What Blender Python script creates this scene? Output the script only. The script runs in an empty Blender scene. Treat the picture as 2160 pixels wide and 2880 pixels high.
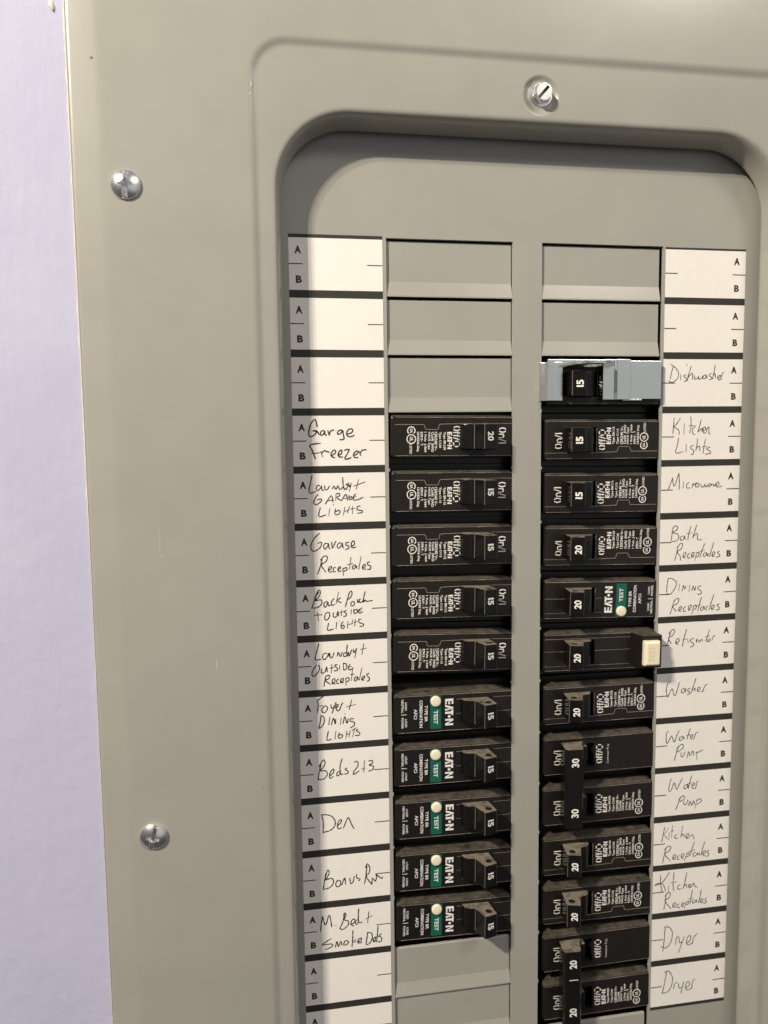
import bpy, bmesh, math, random
from mathutils import Vector, Matrix, Euler
from mathutils.geometry import tessellate_polygon

random.seed(7)
S = 0.001                       # everything below is written in millimetres
scene = bpy.context.scene
COL = scene.collection

# ------------------------------------------------------------------ camera
cam_d = bpy.data.cameras.new('camera')
cam = bpy.data.objects.new('camera', cam_d)
COL.objects.link(cam)
r0 = Vector((0.98651775, -0.16317324, -0.01253911))
r1 = Vector((-0.02730332, -0.08855659, -0.99569687))
r2 = Vector((0.16136066, 0.98261499, -0.09181782))
M = Matrix.Identity(4)
for i in range(3):
    M[i][0], M[i][1], M[i][2] = r0[i], -r1[i], -r2[i]
    M[i][3] = (-0.12338080, -0.34149040, -0.08859990)[i]
cam.matrix_world = M
cam_d.sensor_fit = 'VERTICAL'
cam_d.lens = 26.0
cam_d.sensor_height = 26.0 * 2880 / 2163.0
cam_d.clip_start = 0.01
cam_d.clip_end = 50
cam_d.dof.use_dof = True
cam_d.dof.focus_distance = 0.352
cam_d.dof.aperture_fstop = 9.0
scene.camera = cam

# ------------------------------------------------------------------ world and lamps
w = bpy.data.worlds.new('World')
scene.world = w
w.use_nodes = True
nt = w.node_tree
bg = nt.nodes['Background']
tc = nt.nodes.new('ShaderNodeTexCoord')
sx = nt.nodes.new('ShaderNodeSeparateXYZ')
nt.links.new(tc.outputs['Generated'], sx.inputs[0])
mr = nt.nodes.new('ShaderNodeMapRange')
mr.inputs[1].default_value = -1; mr.inputs[2].default_value = 1
nt.links.new(sx.outputs['Z'], mr.inputs[0])
cr = nt.nodes.new('ShaderNodeValToRGB')
cr.color_ramp.elements[0].position = 0.15; cr.color_ramp.elements[0].color = (0.20, 0.17, 0.16, 1)
cr.color_ramp.elements[1].position = 0.9; cr.color_ramp.elements[1].color = (0.76, 0.68, 0.76, 1)
nt.links.new(mr.outputs[0], cr.inputs[0])
# soft bright lobe added, right and behind the camera, for the zinc to mirror
dn = nt.nodes.new('ShaderNodeVectorMath'); dn.operation = 'DOT_PRODUCT'
dn.inputs[1].default_value = Vector((0.47, -0.88, 0.08)).normalized()
nt.links.new(tc.outputs['Generated'], dn.inputs[0])
m2 = nt.nodes.new('ShaderNodeMapRange'); m2.interpolation_type = 'SMOOTHSTEP'
m2.inputs[1].default_value = 0.80; m2.inputs[2].default_value = 0.985
nt.links.new(dn.outputs['Value'], m2.inputs[0])
mx = nt.nodes.new('ShaderNodeMix'); mx.data_type = 'RGBA'
nt.links.new(m2.outputs[0], mx.inputs[0])
nt.links.new(cr.outputs[0], mx.inputs[6])
mx.inputs[7].default_value = (1.28, 1.30, 1.26, 1)
nt.links.new(mx.outputs[2], bg.inputs[0])
bg.inputs[1].default_value = 0.36

LAMPS = [(-0.745, -0.690, 0.615), (-0.812, -0.690, 0.622), (-0.876, -0.690, 0.690)]
for p in LAMPS:
    ld = bpy.data.lights.new('lamp_bulb', 'POINT')
    ld.energy = 31.0
    ld.color = (1.0, 0.895, 0.715)
    ld.shadow_soft_size = 0.012
    lo = bpy.data.objects.new('lamp_bulb', ld)
    lo.location = p
    COL.objects.link(lo)

# the room's ceiling lamp, up to the right behind the camera
ld = bpy.data.lights.new('ceiling_lamp', 'AREA')
ld.shape = 'DISK'; ld.size = 0.34; ld.energy = 6.2; ld.color = (1.0, 0.90, 0.76)
lo = bpy.data.objects.new('ceiling_lamp', ld)
lo.location = (0.64, -0.96, 0.86)
lo.rotation_euler = (Vector((0.03, 0, -0.12)) - Vector(lo.location)).to_track_quat('-Z', 'Y').to_euler()
COL.objects.link(lo)

scene.view_settings.view_transform = 'Standard'
scene.view_settings.look = 'None'
scene.view_settings.exposure = 0.0
scene.view_settings.gamma = 1.0
scene.view_settings.use_curve_mapping = False

# ------------------------------------------------------------------ materials
def mat(name, col, rough=0.5, metal=0.0, spec=0.5, coat=0.0):
    m = bpy.data.materials.new(name)
    m.use_nodes = True
    b = m.node_tree.nodes['Principled BSDF']
    b.inputs['Base Color'].default_value = (*col, 1)
    b.inputs['Roughness'].default_value = rough
    b.inputs['Metallic'].default_value = metal
    b.inputs['Specular IOR Level'].default_value = spec
    b.inputs['Coat Weight'].default_value = coat
    return m

def nd(m, t, **kw):
    n = m.node_tree.nodes.new(t)
    for k, v in kw.items():
        setattr(n, k, v)
    return n

def lk(m, a, b):
    m.node_tree.links.new(a, b)

def noise(m, scale, detail=3.0, rough=0.55, vec=None):
    n = nd(m, 'ShaderNodeTexNoise')
    n.inputs['Scale'].default_value = scale
    n.inputs['Detail'].default_value = detail
    n.inputs['Roughness'].default_value = rough
    if vec is not None:
        lk(m, vec, n.inputs['Vector'])
    return n

def mixcol(m, fac, a, b):
    x = nd(m, 'ShaderNodeMix', data_type='RGBA')
    if hasattr(fac, 'is_linked'):
        lk(m, fac, x.inputs[0])
    else:
        x.inputs[0].default_value = fac
    for s, v in ((6, a), (7, b)):
        if hasattr(v, 'is_linked'):
            lk(m, v, x.inputs[s])
        else:
            x.inputs[s].default_value = (*v, 1)
    return x.outputs[2]

def ramp(m, val, lo, hi, a=0.0, b=1.0):
    r = nd(m, 'ShaderNodeMapRange')
    r.inputs[1].default_value = lo; r.inputs[2].default_value = hi
    r.inputs[3].default_value = a; r.inputs[4].default_value = b
    lk(m, val, r.inputs[0])
    return r.outputs[0]

def math2(m, op, a, b):
    n = nd(m, 'ShaderNodeMath', operation=op)
    for i, v in enumerate((a, b)):
        if hasattr(v, 'is_linked'):
            lk(m, v, n.inputs[i])
        else:
            n.inputs[i].default_value = v
    return n.outputs[0]

def bump(m, h, strength, dist, prev=None):
    b = nd(m, 'ShaderNodeBump')
    b.inputs['Strength'].default_value = strength
    b.inputs['Distance'].default_value = dist
    lk(m, h, b.inputs['Height'])
    if prev is not None:
        lk(m, prev, b.inputs['Normal'])
    return b.outputs[0]

def pbsdf(m):
    return m.node_tree.nodes['Principled BSDF']

def paint(name, col, rough, peel=0.00006):
    m = mat(name, col, rough, spec=0.5)
    geo = nd(m, 'ShaderNodeNewGeometry')
    n1 = noise(m, 38, 4, 0.6, geo.outputs['Position'])
    n2 = noise(m, 900, 2, 0.5, geo.outputs['Position'])
    c = mixcol(m, ramp(m, n1.outputs[0], 0.3, 0.7), tuple(x * 0.96 for x in col), tuple(min(1, x * 1.03) for x in col))
    lk(m, c, pbsdf(m).inputs['Base Color'])
    lk(m, ramp(m, n1.outputs[0], 0.3, 0.7, rough * 0.97, rough * 1.04), pbsdf(m).inputs['Roughness'])
    lk(m, bump(m, n2.outputs[0], 0.30, peel), pbsdf(m).inputs['Normal'])
    pbsdf(m).inputs['Coat Weight'].default_value = 0.35
    pbsdf(m).inputs['Coat Roughness'].default_value = 0.13
    return m, geo

GREY = (0.333, 0.332, 0.306)
M_panel, _ = paint('panel_grey_enamel', GREY, 0.29)
M_trim, tgeo = paint('panel_trim_enamel', GREY, 0.29)
# pressed dimple round the cover screw: a shallow dished recess in the sheet
def add_dimple(m, geo, cx, cz, r_in, r_out, depth):
    s = nd(m, 'ShaderNodeVectorMath', operation='SUBTRACT')
    lk(m, geo.outputs['Position'], s.inputs[0])
    s.inputs[1].default_value = (cx * S, 0, cz * S)
    mu = nd(m, 'ShaderNodeVectorMath', operation='MULTIPLY')
    lk(m, s.outputs[0], mu.inputs[0])
    mu.inputs[1].default_value = (1, 0, 1)
    ln = nd(m, 'ShaderNodeVectorMath', operation='LENGTH')
    lk(m, mu.outputs[0], ln.inputs[0])
    r = nd(m, 'ShaderNodeMapRange', interpolation_type='SMOOTHSTEP')
    r.inputs[1].default_value = r_in * S; r.inputs[2].default_value = r_out * S
    r.inputs[3].default_value = 0.0; r.inputs[4].default_value = 1.0
    lk(m, ln.outputs['Value'], r.inputs[0])
    b = pbsdf(m)
    prev = b.inputs['Normal'].links[0].from_socket
    lk(m, bump(m, r.outputs[0], 1.0, depth * S, prev), b.inputs['Normal'])
add_dimple(M_trim, tgeo, 0.1, 57.0, 5.2, 8.6, 1.6)

# black moulded plastic with dust lying on what faces up
def plastic(name, col, rough, dust=1.0, dcol=(0.085, 0.073, 0.059)):
    m = mat(name, col, rough, spec=0.34)
    geo = nd(m, 'ShaderNodeNewGeometry')
    sep = nd(m, 'ShaderNodeSeparateXYZ')
    lk(m, geo.outputs['Normal'], sep.inputs[0])
    up = ramp(m, sep.outputs['Z'], 0.35, 0.9)
    n1 = noise(m, 260, 5, 0.65, geo.outputs['Position'])
    n2 = noise(m, 1500, 2, 0.6, geo.outputs['Position'])
    d = math2(m, 'MULTIPLY', up, ramp(m, n1.outputs[0], 0.32, 0.62, 0.25, 1.0))
    d = math2(m, 'MULTIPLY', d, dust)
    sc = ramp(m, n2.outputs[0], 0.70, 0.80, 0.0, 0.35)      # loose specks
    f = math2(m, 'MAXIMUM', d, sc)
    base = mixcol(m, ramp(m, n1.outputs[0], 0.3, 0.7), col, tuple(min(1, x * 1.5) for x in col))
    lk(m, mixcol(m, f, base, dcol), pbsdf(m).inputs['Base Color'])
    lk(m, ramp(m, f, 0.0, 0.6, rough, 0.9), pbsdf(m).inputs['Roughness'])
    lk(m, bump(m, n2.outputs[0], 0.25, 0.00005), pbsdf(m).inputs['Normal'])
    return m

M_black = plastic('black_breaker_plastic', (0.0095, 0.0080, 0.0069), 0.34)
M_handle = plastic('black_handle_plastic', (0.0050, 0.0048, 0.0046), 0.22, 1.2, (0.19, 0.165, 0.13))
M_inner = mat('dark_recess_plastic', (0.006, 0.006, 0.006), 0.6)
M_seam = mat('dusty_case_seam', (0.30, 0.26, 0.21), 0.8)
M_sticker = mat('black_sticker', (0.006, 0.006, 0.006), 0.35)
M_green = mat('green_sticker_band', (0.004, 0.105, 0.072), 0.4)
M_white = mat('white_print', (0.78, 0.77, 0.75), 0.6)
M_greyprint = mat('grey_print', (0.42, 0.41, 0.40), 0.6)
M_cream = mat('cream_button_plastic', (0.80, 0.74, 0.58), 0.4)
M_emboss = mat('button_lettering', (0.60, 0.52, 0.34), 0.6)
M_ink = mat('black_printing_ink', (0.022, 0.021, 0.019), 0.65)
M_pen = mat('dark_graphite_writing', (0.022, 0.021, 0.020), 0.6)
M_pen2 = mat('soft_graphite_writing', (0.045, 0.044, 0.042), 0.6)
M_burr = mat('bare_torn_metal', (0.62, 0.60, 0.55), 0.4, 0.6)

M_paper = mat('white_label_paper', (0.80, 0.785, 0.75), 0.65)
g = nd(M_paper, 'ShaderNodeNewGeometry')
n1 = noise(M_paper, 300, 5, 0.7, g.outputs['Position'])
n2 = noise(M_paper, 620, 2, 0.5, g.outputs['Position'])
lk(M_paper, mixcol(M_paper, ramp(M_paper, n2.outputs[0], 0.765, 0.80, 0.0, 0.6), mixcol(M_paper, ramp(M_paper, n1.outputs[0], 0.3, 0.7), (0.77, 0.752, 0.73), (0.815, 0.797, 0.775)), (0.35, 0.34, 0.32)), pbsdf(M_paper).inputs['Base Color'])
lk(M_paper, bump(M_paper, n1.outputs[0], 0.15, 0.00008), pbsdf(M_paper).inputs['Normal'])

def zinc(name, col, rough):
    m = mat(name, col, rough, 1.0)
    geo = nd(m, 'ShaderNodeNewGeometry')
    n = noise(m, 420, 4, 0.6, geo.outputs['Position'])
    nw = noise(m, 75, 2, 0.5, geo.outputs['Position'])
    lk(m, ramp(m, n.outputs[0], 0.3, 0.7, rough * 0.94, rough * 1.08), pbsdf(m).inputs['Roughness'])
    lk(m, bump(m, nw.outputs[0], 0.16, 0.0012), pbsdf(m).inputs['Normal'])
    return m
M_zinc = zinc('zinc_plated_steel', (0.74, 0.77, 0.76), 0.24)
M_screw = zinc('bright_zinc_screw', (0.88, 0.885, 0.89), 0.25)

M_wall = mat('lavender_wall_paint', (0.60, 0.575, 0.80), 0.7, spec=0.25)
g = nd(M_wall, 'ShaderNodeNewGeometry')
mp = nd(M_wall, 'ShaderNodeMapping')
mp.inputs['Scale'].default_value = (1.0, 1.0, 0.10)
lk(M_wall, g.outputs['Position'], mp.inputs['Vector'])
nb = noise(M_wall, 300, 5, 0.7, mp.outputs[0])          # vertical brush marks
nc = noise(M_wall, 120, 5, 0.62, g.outputs['Position'])  # roller stipple
nl = noise(M_wall, 22, 3, 0.5, g.outputs['Position'])
lk(M_wall, mixcol(M_wall, ramp(M_wall, nl.outputs[0], 0.3, 0.7), (0.44, 0.45, 0.62), (0.47, 0.48, 0.65)), pbsdf(M_wall).inputs['Base Color'])
b1 = bump(M_wall, nb.outputs[0], 0.30, 0.0005)
lk(M_wall, bump(M_wall, nc.outputs[0], 0.48, 0.0007, b1), pbsdf(M_wall).inputs['Normal'])
M_bead = mat('cream_paint_edge', (0.62, 0.58, 0.50), 0.7)
M_dark = mat('dark_steel_box', (0.02, 0.02, 0.02), 0.6)
M_chip = mat('pale_scratch', (0.50, 0.48, 0.42), 0.6)
M_slot = mat('shaded_slot_metal', (0.10, 0.10, 0.10), 0.5, 0.6)  # dark colour stands in for shade on the hex screw's slot floor
M_edge = mat('painted_edge_highlight', (0.10, 0.092, 0.082), 0.55)  # pale strips paint highlight lines along the handle tip edges
M_spot = mat('brown_speck', (0.13, 0.085, 0.05), 0.7)

# ------------------------------------------------------------------ mesh helpers
class MB:
    def __init__(self):
        self.v = []; self.f = []; self.m = []; self.smooth = []
    def add(self, vs, fs, mi=0, smooth=False):
        o = len(self.v)
        self.v += [tuple(x) for x in vs]
        for f in fs:
            self.f.append([i + o for i in f]); self.m.append(mi); self.smooth.append(smooth)
    def box(self, x0, x1, h0, h1, z0, z1, mi=0):
        """x, height above the panel face (towards the viewer), z"""
        vs = [(x, -h, z) for h in (h0, h1) for z in (z0, z1) for x in (x0, x1)]
        self.add(vs, [(0, 1, 3, 2), (4, 6, 7, 5), (0, 4, 5, 1), (2, 3, 7, 6), (0, 2, 6, 4), (1, 5, 7, 3)], mi)
    def loops(self, loops, cap0=False, cap1=False, mi=0, smooth=False, flip=False):
        n = len(loops[0]); o = len(self.v); fs = []
        for k in range(len(loops) - 1):
            for i in range(n):
                j = (i + 1) % n
                q = (k * n + i, k * n + j, (k + 1) * n + j, (k + 1) * n + i)
                fs.append(q[::-1] if flip else q)
        if cap0:
            fs.append(tuple(range(n - 1, -1, -1)) if not flip else tuple(range(n)))
        if cap1:
            b = (len(loops) - 1) * n
            fs.append(tuple(range(b, b + n)) if not flip else tuple(range(b + n - 1, b - 1, -1)))
        self.add([p for l in loops for p in l], fs, mi, smooth)
    def mesh(self, name, mats, recalc=True, bevel=0.0, seg=2):
        me = bpy.data.meshes.new(name)
        me.from_pydata([(a * S, b * S, c * S) for a, b, c in self.v], [], self.f)
        for mm in mats:
            me.materials.append(mm)
        for p, mi, sm in zip(me.polygons, self.m, self.smooth):
            p.material_index = mi; p.use_smooth = sm
        if recalc or bevel:
            bm = bmesh.new(); bm.from_mesh(me)
            if recalc:
                bmesh.ops.remove_doubles(bm, verts=bm.verts, dist=1e-6)
                bmesh.ops.recalc_face_normals(bm, faces=bm.faces)
            if bevel:
                es = [e for e in bm.edges if len(e.link_faces) == 2 and e.calc_face_angle(0) > 0.45
                      and e.link_faces[0].material_index == 0 and e.link_faces[1].material_index == 0]
                bmesh.ops.bevel(bm, geom=es, offset=bevel * S, segments=seg, affect='EDGES', profile=0.6, clamp_overlap=True)
            bm.to_mesh(me); bm.free()
        me.update()
        return me

def rrect(x0, x1, z0, z1, r, h, n=6):
    """rounded rectangle loop at height h, counter-clockwise seen from the viewer"""
    r = max(r, 0.001)
    out = []
    for cx, cz, a0 in ((x1 - r, z1 - r, 0), (x0 + r, z1 - r, 90), (x0 + r, z0 + r, 180), (x1 - r, z0 + r, 270)):
        for i in range(n + 1):
            a = math.radians(a0 + 90.0 * i / n)
            out.append((cx + r * math.cos(a), -h, cz + r * math.sin(a)))
    return out

def obj(name, me, parent=None, loc=(0, 0, 0), rot=(0, 0, 0)):
    o = bpy.data.objects.new(name, me)
    o.location = loc; o.rotation_euler = rot
    if parent is not None:
        o.parent = parent
    COL.objects.link(o)
    return o

def tag(o, label=None, cat=None, group=None, kind=None):
    if label: o['label'] = label
    if cat: o['category'] = cat
    if group: o['group'] = group
    if kind: o['kind'] = kind
    return o

def thing(name, label, cat, loc=(0, 0, 0), rot=(0, 0, 0), group=None):
    o = bpy.data.objects.new(name, None)
    o.empty_display_size = 0.01
    o.location = loc; o.rotation_euler = rot
    COL.objects.link(o)
    return tag(o, label, cat, group)

# flat lettering ----------------------------------------------------
_tc = {}
def glyphs(body, bold=0.0, space=1.0):
    k = (body, bold, space)
    if k not in _tc:
        c = bpy.data.curves.new('lettering', 'FONT')
        c.body = body; c.size = 1; c.offset = bold; c.space_character = space
        c.resolution_u = 4
        o = bpy.data.objects.new('lettering', c)
        COL.objects.link(o)
        dg = bpy.context.evaluated_depsgraph_get()
        me = o.evaluated_get(dg).to_mesh()
        vs = [(v.co.x, v.co.y) for v in me.vertices]
        fs = [tuple(p.vertices) for p in me.polygons]
        o.evaluated_get(dg).to_mesh_clear()
        bpy.data.objects.remove(o); bpy.data.curves.remove(c)
        x0 = min(v[0] for v in vs); x1 = max(v[0] for v in vs)
        y0 = min(v[1] for v in vs); y1 = max(v[1] for v in vs)
        _tc[k] = ([((x - x0) / (x1 - x0), (y - y0) / (y1 - y0)) for x, y in vs], fs)
    return _tc[k]

def write(mb, body, place, x0, x1, y0, y1, bold=0.0, mi=0, space=1.0):
    """fit the words into the box x0..x1, y0..y1 of the writing plane"""
    vs, fs = glyphs(body, bold, space)
    mb.add([place(x0 + a * (x1 - x0), y0 + b * (y1 - y0)) for a, b in vs], fs, mi)

def ribbon(mb, pts, width, place, mi=0, taper=False):
    pts = [Vector(p) for p in pts]
    n = len(pts)
    if n < 2: return
    L, R = [], []
    for i in range(n):
        a = pts[max(0, i - 1)]; b = pts[min(n - 1, i + 1)]
        d = (b - a)
        if d.length < 1e-9: d = Vector((1, 0))
        d.normalize()
        nn = Vector((-d.y, d.x))
        wd = width
        if taper:
            wd = width * (0.78 + 0.3 * math.sin(i * 0.9 + pts[0].x) ** 2) * (0.7 if i in (0, n - 1) else 1)
        L.append(pts[i] + nn * wd / 2); R.append(pts[i] - nn * wd / 2)
    vs = [place(p.x, p.y) for p in L] + [place(p.x, p.y) for p in R]
    mb.add(vs, [(i + 1, i, n + i, n + i + 1) for i in range(n - 1)], mi)

def spline(pts, k=5):
    if len(pts) < 3: return pts
    out = []
    P = [pts[0]] + pts + [pts[-1]]
    for i in range(1, len(P) - 2):
        p0, p1, p2, p3 = (Vector(P[i + j]) for j in (-1, 0, 1, 2))
        for s in range(k):
            t = s / k
            out.append(0.5 * ((2 * p1) + (p2 - p0) * t + (2 * p0 - 5 * p1 + 4 * p2 - p3) * t * t + (3 * p1 - p0 - 3 * p2 + p3) * t ** 3))
    out.append(Vector(P[-2]))
    return out

def arc(cx, cy, rx, ry, a0, a1, n=10):
    return [(cx + rx * math.cos(math.radians(a0 + (a1 - a0) * i / n)), cy + ry * math.sin(math.radians(a0 + (a1 - a0) * i / n))) for i in range(n + 1)]

def disc(mb, cx, cy, r, place, mi=0, n=20):
    mb.add([place(cx + r * math.cos(2 * math.pi * i / n), cy + r * math.sin(2 * math.pi * i / n)) for i in range(n)], [tuple(range(n))], mi)

# ------------------------------------------------------------------ the wall
P = 25.4                        # breaker pitch
wall_h = 14.6
mb = MB()
def ring_rect(x0, x1, z0, z1, X0, X1, Z0, Z1, h):
    vs = [(X0, -h, Z0), (X1, -h, Z0), (X1, -h, Z1), (X0, -h, Z1), (x0, -h, z0), (x1, -h, z0), (x1, -h, z1), (x0, -h, z1)]
    return vs, [(0, 1, 5, 4), (1, 2, 6, 5), (2, 3, 7, 6), (3, 0, 4, 7)]
mb.add(*ring_rect(-186, 186, -512, 112, -1500, 1500, -1300, 1100, wall_h))
wall = tag(obj('wall', mb.mesh('wall', [M_wall])), 'lavender painted wall left of the grey panel', 'wall', None, 'structure')
# ragged line of old cream paint where the wall meets the panel edge
mb = MB()
zz = 118.0
prev = None
rr = random.Random(3)
ls = []
while zz > -500:
    amp = 0.5 if zz > -110 else 0.1
    wd = (0.28 if zz > -130 else 0.1) + amp * rr.random() ** 3
    ls.append([(-191.3, -wall_h + 0.1, zz), (-191.35, -15.3 - 0.1 * rr.random(), zz), (-191.5 - wd * 0.5, -wall_h - 0.25, zz), (-191.6 - wd, -wall_h + 0.05, zz)])
    zz -= 1.2 + 2.2 * rr.random()
for a, b in zip(ls[:-1], ls[1:]):
    mb.add(a + b, [(0, 1, 5, 4), (1, 2, 6, 5), (2, 3, 7, 6)], 0, True)
obj('paint_edge', mb.mesh('paint_edge', [M_bead]), wall)
mb = MB()      # dried paint drip
mb.loops([[(-196.2 + dx * s, -wall_h - hh, 78.5 + dz * s) for dx, dz in ((1.0, -2.2), (1.4, -0.5), (0.6, 1.9), (-0.5, 2.3), (-1.0, 0.9), (-0.3, -1.0))] for s, hh in ((1.0, -0.05), (0.85, 0.5), (0.4, 0.8))], cap1=True, smooth=True)
obj('paint_drip', mb.mesh('paint_drip', [M_bead]), wall)

# ------------------------------------------------------------------ the panel: trim, dead front, screws, box behind
panel = thing('breaker_box', 'grey enamelled steel breaker box cover set flush in the lavender wall', 'electrical panel', (0, 0, -0.2))
PZ = 200.0                      # children are written in panel-plane millimetres, so lift them back by the Empty's offset
def pobj(name, me, parent=panel):
    o = obj(name, me, parent)
    if parent is panel:
        o.location = (0, 0, PZ * S)
    return o

TR = [  # half width, top, bottom, corner radius, height
    (191.5, 118.0, -520.0, 1.0, 14.4), (191.4, 117.9, -519.9, 1.0, 15.0), (190.9, 117.4, -519.4, 1.0, 15.35), (190.0, 116.5, -518.5, 1.0, 15.45),
    (181.4, 107.9, -509.9, 1.0, 16.36), (180.0, 106.5, -508.5, 1.0, 16.47), (178.6, 105.1, -507.1, 1.0, 16.5), (176.0, 103.0, -505.0, 1.0, 16.5),
    (123.4, 74.0, -481.0, 16.5, 16.5), (122.6, 73.2, -480.2, 15.7, 16.46), (121.8, 72.4, -479.4, 14.9, 16.28), (120.9, 71.5, -478.5, 14.0, 15.9), (120.1, 70.7, -477.7, 13.2, 15.53), (119.3, 69.9, -476.9, 12.4, 15.34), (118.5, 69.1, -476.1, 11.7, 15.3),
    (114.6, 48.2, -455.2, 33.5, 15.3), (113.6, 47.2, -454.2, 32.6, 15.18), (112.8, 46.4, -453.4, 31.8, 14.8), (112.2, 45.7, -452.7, 31.2, 14.0), (111.8, 45.2, -452.2, 30.8, 12.8), (111.5, 44.8, -451.8, 30.4, 10.8),
    (110.7, 43.3, -450.3, 29.5, 4.2), (110.5, 43.0, -450.0, 29.3, 3.1), (110.8, 43.2, -450.2, 29.5, 2.6), (112.5, 45.0, -452.0, 31.0, 2.7)]
mb = MB()
mb.loops([rrect(-a, a + (3.0 if k >= 15 else 0.0), zb, zt, r, h, 14) for k, (a, zt, zb, r, h) in enumerate(TR)], smooth=True)
# small chips, specks and scratches in the enamel
def speck(cx, cz, h, pts, mi):
    mb.add([(cx + a, -h - 0.02, cz + b) for a, b in pts], [tuple(range(len(pts)))], mi)
def at_chip(cx, cz, h, w_, l_, mi):
    speck(cx, cz, h, [(-w_, -l_ * .6), (w_ * .7, -l_), (w_, l_ * .5), (0, l_), (-w_ * .8, l_ * .4)], mi)
trim_marks = [(-121.7, 53.6, 16.25, 0.45, 1.3, 1), (-121.9, 50.3, 16.35, 0.3, 0.5, 1), (-182.0, 60.0, 16.34, 0.55, 0.5, 2), (-163.8, -128.0, 16.5, 0.09, 6.5, 1), (-163.4, -134.8, 16.5, 0.9, 0.16, 1), (-142.5, -181.5, 16.5, 0.18, 2.6, 1), (-143.3, -185.0, 16.5, 0.7, 0.12, 1), (-131.0, -211.5, 16.5, 0.6, 0.16, 1), (-135.0, -206.5, 16.5, 0.4, 0.10, 1), (-124.4, -237.0, 16.5, 0.25, 0.25, 2), (-126.2, -233.5, 16.5, 0.3, 0.12, 2), (-33.0, 91.0, 16.5, 0.22, 0.22, 1), (-20.0, 84.0, 16.5, 0.2, 0.2, 1), (-40.0, 83.0, 16.5, 0.25, 0.2, 1), (91.0, 51.5, 15.3, 0.25, 0.2, 2)]
for a in trim_marks:
    at_chip(*a)
pobj('cover_trim', mb.mesh('cover_trim', [M_trim, M_chip, M_spot], recalc=False))

# dead front sheet with its two columns of openings
XL0, XL1, XR0, XR1 = -64.9, -6.85, 6.85, 66.2
ZT, ZB = 0.0, -17 * P
mb = MB()
xs = [-118, XL0, XL1, XR0, XR1, 118]
for i in range(5):
    x0, x1 = xs[i], xs[i + 1]
    if i in (1, 3):
        mb.add([(x0, 0, 56), (x1, 0, 56), (x1, 0, ZT), (x0, 0, ZT)], [(0, 3, 2, 1)])
        mb.add([(x0, 0, ZB), (x1, 0, ZB), (x1, 0, -462), (x0, 0, -462)], [(0, 3, 2, 1)])
        t = 1.3
        e = 0.35          # rolled edge
        mb.loops([rrect(x0, x1, ZB, ZT, 0.3, 0.0, 2), rrect(x0 + 0.1, x1 - 0.1, ZB + .1, ZT - .1, 0.3, -e * .4, 2), rrect(x0 + 0.15, x1 - 0.15, ZB + .15, ZT - .15, 0.3, -t, 2)])
    else:
        mb.add([(x0, 0, 56), (x1, 0, 56), (x1, 0, -462), (x0, 0, -462)], [(0, 3, 2, 1)])
# torn nibs left where the filler tabs were broken out
rr = random.Random(11)
for col, r_from, r_to in ((0, 4, 12), (1, 3, 14)):
    for r in range(r_from, r_to + 1):
        for x, sgn in (((XL0, 1), (XL1, -1)) if col == 0 else ((XR0, 1), (XR1, -1))):
            z = -P * r + rr.uniform(-0.4, 0.6)
            l = rr.uniform(0.5, 0.9); ww = rr.uniform(0.25, 0.55)
            mb.box(min(x - 0.02 * sgn, x + sgn * ww), max(x - 0.02 * sgn, x + sgn * ww), -1.1, 0.12, z - l, z + l * 0.8, 0)
            mb.box(min(x - 0.02 * sgn, x + sgn * ww * .7), max(x - 0.02 * sgn, x + sgn * ww * .7), 0.12, 0.22, z - l * .3, z + l * .25, 1)
dead = pobj('dead_front', mb.mesh('dead_front', [M_panel, M_burr], recalc=False))

# filler tabs: flat blank, bent forward along the lower edge
def tab_mesh(x0, x1):
    mb = MB()
    g = 0.45
    prof = [(-0.75, -2.6), (-0.8, -1.75), (-1.3, -1.45), (-18.4, -1.4), (-24.5, -0.2), (-25.05, -0.2), (-25.1, -1.2)]
    n = len(prof)
    vs = []
    for x, gg in ((x0, g), (x1, -g)):
        for (z, h) in prof:
            inset = gg * (1 if h < -0.5 else 0.35)
            vs.append((x + inset, -h, z))
    mb.add(vs, [(i, i + 1, n + i + 1, n + i) for i in range(n - 1)], 0, False)
    return mb.mesh('filler_tab', [M_panel])
mL, mR = tab_mesh(XL0, XL1), tab_mesh(XR0, 65.3)
for me, rows in ((mL, (0, 1, 2, 13, 14, 15, 16)), (mR, (0, 1, 15, 16))):
    for r in rows:
        o = obj('filler_tab', me, dead)
        o.location = (0, 0, -P * r * S)

# box in the wall behind the sheet
mb = MB()
mb.box(-170, 170, -95, -94, -500, 100); mb.box(-170, -169, -94, -1.5, -500, 100); mb.box(169, 170, -94, -1.5, -500, 100)
mb.box(-169, 169, -94, -1.5, 99, 100); mb.box(-169, 169, -94, -1.5, -500, -499)
pobj('wall_box', mb.mesh('wall_box', [M_dark]))

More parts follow.
